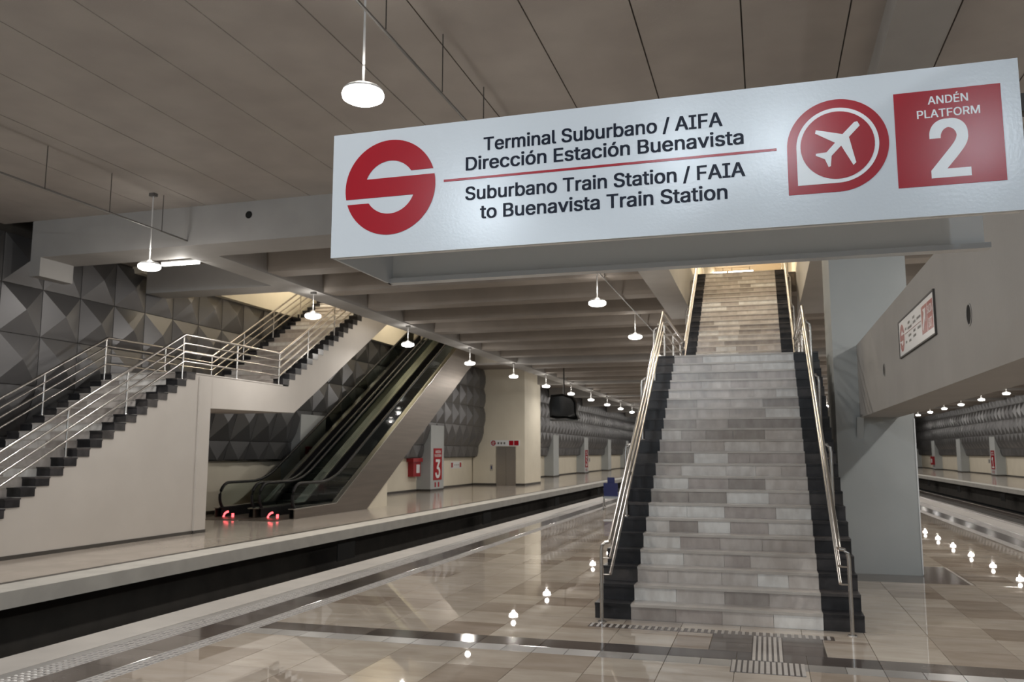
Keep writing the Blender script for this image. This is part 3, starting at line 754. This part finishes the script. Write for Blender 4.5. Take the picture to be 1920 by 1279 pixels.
obj('plate', B(-15.05, -14.91, ey0-.02, ey0, .82, 1.16), M_STEEL, t); obj('button', B(-15.01, -14.95, ey0-.03, ey0-.02, .9, 1.08), M_BLUE, t)
# ------------------------------------------------------------------ hanging platform sign
sg = thing('hanging_sign', 'large white hanging sign with red emblems for the terminal and platform two', 'sign', (-.4, 3.0, 2.64))
SXa, SXb, SZa, SZb, SYb = -1.644, .835, 2.640, 3.150, 3.588
obj('front_panel', B(SXa, SXb, 3.0, 3.018, SZa, SZb), M_SIGN, sg)
obj('back_panel', B(SXa, SXb-.002, SYb-.018, SYb, SZa+.022, SZb), M_SIGNIN, sg)
obj('top_panel', B(SXa+.001, SXb-.001, 3.018, SYb-.018, SZb-.018, SZb-.002), M_SIGNIN, sg)
obj('end_panel', B(SXa, SXa+.012, 3.018, SYb-.018, SZa, SZb-.02), M_SIGN, sg)
obj('flange', B(SXa+.012, SXb-.018, 3.018, 3.045, SZa+.002, SZa+.012), M_SIGNIN, sg)
obj('flange', B(SXa, SXb+.012, SYb-.055, SYb+.004, SZa, SZa+.0215), M_SIGN, sg)
obj('bracket', MB().box(SXb, 1.46, 3.03, 3.09, 2.75, 2.81).box(SXb, 1.46, 3.03, 3.09, 2.98, 3.04).box(1.445, 1.46, 2.99, 3.13, 2.70, 3.09), M_HANG, sg)
F = Face((0, 3.0, 0), (1, 0, 0), (0, 0, 1), (0, -1, 0))
art(F, 'emblem', [s_logo((-1.3915, 2.912), .1935)], M_RED, sg, .0002)
text(F, 'lettering', 'Terminal Suburbano / AIFA', -.999, -.107, 3.022, .0515, M_INK, sg, .0012)
text(F, 'lettering', 'Dirección Estación Buenavista', -1.071, -.037, 2.949, .0515, M_INK, sg, .0012)
art(F, 'rule_line', [rect(-1.163, .074, 2.9115, 2.9205)], M_RED, sg, .0002)
text(F, 'lettering', 'Suburbano Train Station / FAIA', -1.072, -.035, 2.831, .0515, M_INK, sg, .0012)
text(F, 'lettering', 'to Buenavista Train Station', -1.012, -.098, 2.754, .0515, M_INK, sg, .0012)
dc = (.272, 2.911)
em = art(F, 'airport_emblem', [drop(dc, .1635)], M_RED, sg, .0002)
art(F, 'ring', [drop(dc, .1325)], M_SWHITE, em, .0016)
art(F, 'disc', [arc(.119, 0, 2*math.pi, 60, dc)[:-1]], M_RED, em, .0030)
PL = [(.339, 2.987), (.346, 2.972), (.31, 2.935), (.329, 2.844), (.32, 2.835), (.284, 2.907), (.252, 2.874), (.248, 2.838), (.241, 2.835), (.23, 2.864), (.201, 2.879), (.202, 2.886), (.236, 2.888), (.265, 2.919), (.202, 2.958), (.205, 2.97), (.29, 2.947), (.329, 2.986)]
art(F, 'airplane', [PL], M_SWHITE, em, .0044)
pn = art(F, 'platform_panel', [rect(.456, .779, 2.742, 3.070)], M_RED, sg, .0002)
text(F, 'lettering', 'ANDÉN', .561, .681, 3.0215, .027, M_SWHITE, pn, .0018, .014)
text(F, 'lettering', 'PLATFORM', .526, .714, 2.9755, .027, M_SWHITE, pn, .0018, .014)
text(F, 'numeral', '2', .565, .670, 2.771, .190, M_SWHITE, pn, .0018, .022)
# ------------------------------------------------------------------ exit sign on the girder
es = thing('wall_sign', 'white exit sign with red arrow panel mounted on the low girder', 'sign', (1.46, 9.06, 2.9))
obj('board', B(1.448, 1.46, 8.05, 10.06, 2.90, 3.27), M_SWHITE, es)
obj('frame', MB().box(1.442, 1.46, 8.03, 10.08, 2.885, 2.90).box(1.442, 1.46, 8.03, 10.08, 3.27, 3.285).box(1.442, 1.46, 8.03, 8.05, 2.90, 3.27).box(1.442, 1.46, 10.06, 10.08, 2.90, 3.27), M_HANG, es)
F2 = Face((1.448, 10.06, 2.9), (0, -1, 0), (0, 0, 1), (-1, 0, 0))
art(F2, 'emblem', [s_logo((.20, .185), .145)], M_RED, es, .0004)
bars = [(.42, .50, .25), (.42, .50, .11), (.60, .72, .29), (.58, .82, .235), (.90, 1.02, .30), (.92, 1.06, .25), (1.14, 1.34, .255), (.62, .78, .155), (.64, .76, .10), (.92, 1.04, .165), (.90, 1.06, .115), (1.16, 1.32, .16)]
for a, b, z in bars: art(F2, 'print_line', [rect(a, b, z-.012, z+.012)], M_PIPE, es, .0004)
art(F2, 'rule_line', [rect(.40, 1.36, .198, .204)], M_RED, es, .0004)
ap = art(F2, 'arrow_panel', [rect(1.40, 1.66, .06, .32)], M_RED, es, .0004)
art(F2, 'arrow', [[(1.45, .10), (1.48, .09), (1.58, .20), (1.60, .16), (1.63, .29), (1.48, .285), (1.53, .25), (1.44, .13)]], M_SWHITE, ap, .002)
tp = art(F2, 'text_panel', [rect(1.69, 1.95, .06, .32)], M_RED, es, .0004)
text(F2, 'lettering', 'SALIDA', 1.71, 1.93, .215, .07, M_SWHITE, tp, .002)
text(F2, 'lettering', 'EXIT', 1.74, 1.90, .085, .08, M_SWHITE, tp, .002)
# ------------------------------------------------------------------ platform number boards on the columns
def number_board(px, y, s, num, lab, arrows=True):
    t = thing('number_board', lab, 'sign', (px, y+.87, .9))
    a, b = sorted((px+s*.001, px+s*.02)); obj('board', B(a, b, y+.35, y+1.45, .52, 2.05), M_RED, t)
    if s > 0: Fn = Face((b, y+.35, .52), (0, 1, 0), (0, 0, 1), (1, 0, 0))
    else: Fn = Face((a, y+1.45, .52), (0, -1, 0), (0, 0, 1), (-1, 0, 0))
    text(Fn, 'lettering', 'ANDÉN', .2, .9, 1.30, .13, M_SWHITE, t, .002); text(Fn, 'lettering', 'PLATFORM', .12, .98, 1.12, .12, M_SWHITE, t, .002)
    text(Fn, 'numeral', num, .26, .84, .12, .86, M_SWHITE, t, .002, .02)
    if arrows:
        for q in (.28, .72): art(Fn, 'pictogram', [[(q-.07, -.25), (q+.07, -.25), (q+.07, -.12), (q+.11, -.12), (q, .0), (q-.11, -.12), (q-.07, -.12)]] if False else [rect(q-.09, q+.09, -.34, -.10)], M_RED, t, -.018)
    return t
number_board(PXL+.02, 26.4, 1, '3', 'red number three board on the column behind the escalators')
number_board(PXL+.02, 38.5, 1, '3', 'red number three board on the column beside the hose cabinet')
number_board(PXL+.02, 75.0, 1, '3', 'red number board on the column past the elevator tower')
number_board(PXR-.02, 78.0, -1, '1', 'red number one board on a column of the right wall')
# fire hose cabinet and small wall signs
hc = thing('hose_cabinet', 'red fire hose cabinet on the cream wall before the number three column', 'cabinet', (WLX, 38.0, .75))
obj('box', B(WLX, WLX+.28, 37.45, 38.32, .72, 1.50), M_HOSE, hc)
obj('hood', B(WLX, WLX+.36, 37.25, 38.40, 1.40, 1.58), M_HOSE, hc)
obj('window', B(WLX+.28, WLX+.287, 37.8, 38.2, .88, 1.28), M_SWHITE, hc)
hb = thing('hose_cabinet', 'small dark red cabinet on a column of the right wall', 'cabinet', (PXR, 104.8, .9))
obj('box', B(PXR-.26, PXR-.02, 104.2, 105.4, .55, 1.45), M_HOSE, hb); obj('window', B(PXR-.266, PXR-.26, 104.5, 105.1, .75, 1.2), M_SWHITE, hb)
ws = thing('wall_sign', 'small pale sign with two red squares on the cream wall before the elevator', 'sign', (WLX, 44.0, 1.0))
obj('board', B(WLX, WLX+.012, 43.15, 44.85, 1.0, 1.36), M_SWHITE, ws)
F3 = Face((WLX+.012, 43.15, 1.0), (0, 1, 0), (0, 0, 1), (1, 0, 0))
for a in (.06, 1.38): art(F3, 'red_square', [rect(a, a+.26, .05, .31)], M_RED, ws, .001)
for a in (.5, .8, 1.08): art(F3, 'print_line', [rect(a, a+.2, .16, .20)], M_PIPE, ws, .001)
for (x, y, s, lab) in ((WRX, 82.0, -1, 'small pale sign on the cream part of the right wall'), (WLX, 79.5, 1, 'small pale sign on the cream wall past the elevator tower')):
    a, b = sorted((x, x+s*.012)); t = thing('wall_sign', lab, 'sign', (x, y, 1.0))
    obj('board', B(a, b, y, y+1.7, .95, 1.33), M_COPING, t)
    for q in (.15, 1.2): obj('print_square', B(*sorted((x+s*.012, x+s*.014)), y+q, y+q+.3, 1.0, 1.28), M_PIPE, t)
ev = thing('wall_sign', 'white strip sign with red emblem above the elevator door', 'sign', (-14.2, ey0, 2.25))
obj('board', B(-15.04, -13.30, ey0-.02, ey0, 2.215, 2.545), M_SWHITE, ev)
F4 = Face((-15.04, ey0-.02, 2.215), (1, 0, 0), (0, 0, 1), (0, -1, 0))
art(F4, 'emblem', [s_logo((.17, .165), .145)], M_RED, ev, .001)
for a in (.42, .60, .78): art(F4, 'print_line', [rect(a, a+.10, .10, .22)], M_PIPE, ev, .001)
for a in (1.10, 1.40): art(F4, 'red_square', [rect(a, a+.27, .03, .30)], M_RED, ev, .001)
# ------------------------------------------------------------------ hanging screen wrapped in film
hsn = thing('hanging_screen', 'black film-wrapped display hanging from the ceiling over the left platform', 'display', (-9.65, 42.0, 3.55))
pr = [(-10.36, 3.60), (-10.05, 3.53), (-9.5, 3.54), (-9.05, 3.46), (-8.86, 3.50), (-8.95, 3.75), (-8.98, 4.35), (-9.15, 4.62), (-9.7, 4.80), (-10.30, 4.76), (-10.40, 4.3)]
mb = MB(); n = len(pr); c = (-9.66, 4.15)
L_ = [(41.80, .80), (41.70, .96), (41.95, 1.0), (42.15, .98), (42.3, .85)]
for yy, q in L_: mb.v += [(c[0]+(x-c[0])*q, yy, c[1]+(z-c[1])*q) for x, z in pr]
for i in range(len(L_)-1):
    for k in range(n): mb.f.append((i*n+k, i*n+(k+1) % n, (i+1)*n+(k+1) % n, (i+1)*n+k)); mb.sm.append(True)
mb.f += [tuple(range(n)), tuple(range(4*n, 5*n))]; mb.sm += [False, False]
obj('wrapped_body', mb, M_SCREEN, hsn)
obj('drop_pole', MB().tube([(-9.66, 42.0, 4.7), (-9.66, 42.0, ZS)], .04, 8), M_HANG, hsn)
obj('shelf', B(-10.35, -8.9, 41.75, 42.25, 3.44, 3.50), M_ESTEP, hsn)
# ------------------------------------------------------------------ blue waiting seat
bs = thing('waiting_chair', 'blue waiting chair with headrest and metal frame beyond the central stair', 'chair', (-4.96, 28.7, 0))
obj('backrest', MB().prism([(28.42, .46), (28.46, .46), (28.38, .86), (28.34, .86)], -5.20, -4.73, 'x'), M_BLUE, bs)
obj('headrest', MB().prism([(28.375, .85), (28.415, .85), (28.38, 1.045), (28.34, 1.045)], -5.07, -4.83, 'x'), M_BLUE, bs)
obj('seat', MB().prism([(28.42, .42), (28.88, .45), (28.90, .47), (28.42, .465)], -5.20, -4.73, 'x'), M_BLUE, bs)
obj('seat_beam', B(-5.25, -4.68, 28.52, 28.60, .34, .42), M_CHROME, bs)
for x in (-5.23, -4.70):
    obj('leg', MB().tube([(x, 28.56, .36), (x+.02, 28.30, .02)], .022, 8), M_CHROME, bs)
    obj('leg', MB().tube([(x, 28.56, .36), (x, 28.86, .02)], .022, 8), M_CHROME, bs)
    obj('armrest', MB().tube([(x, 28.45, .40), (x, 28.45, .66), (x, 28.80, .66), (x, 28.80, .44)], .018, 8), M_CHROME, bs)
    obj('foot', MB().tube([(x, 28.26, .02), (x, 28.90, .02)], .022, 8), M_CHROME, bs)
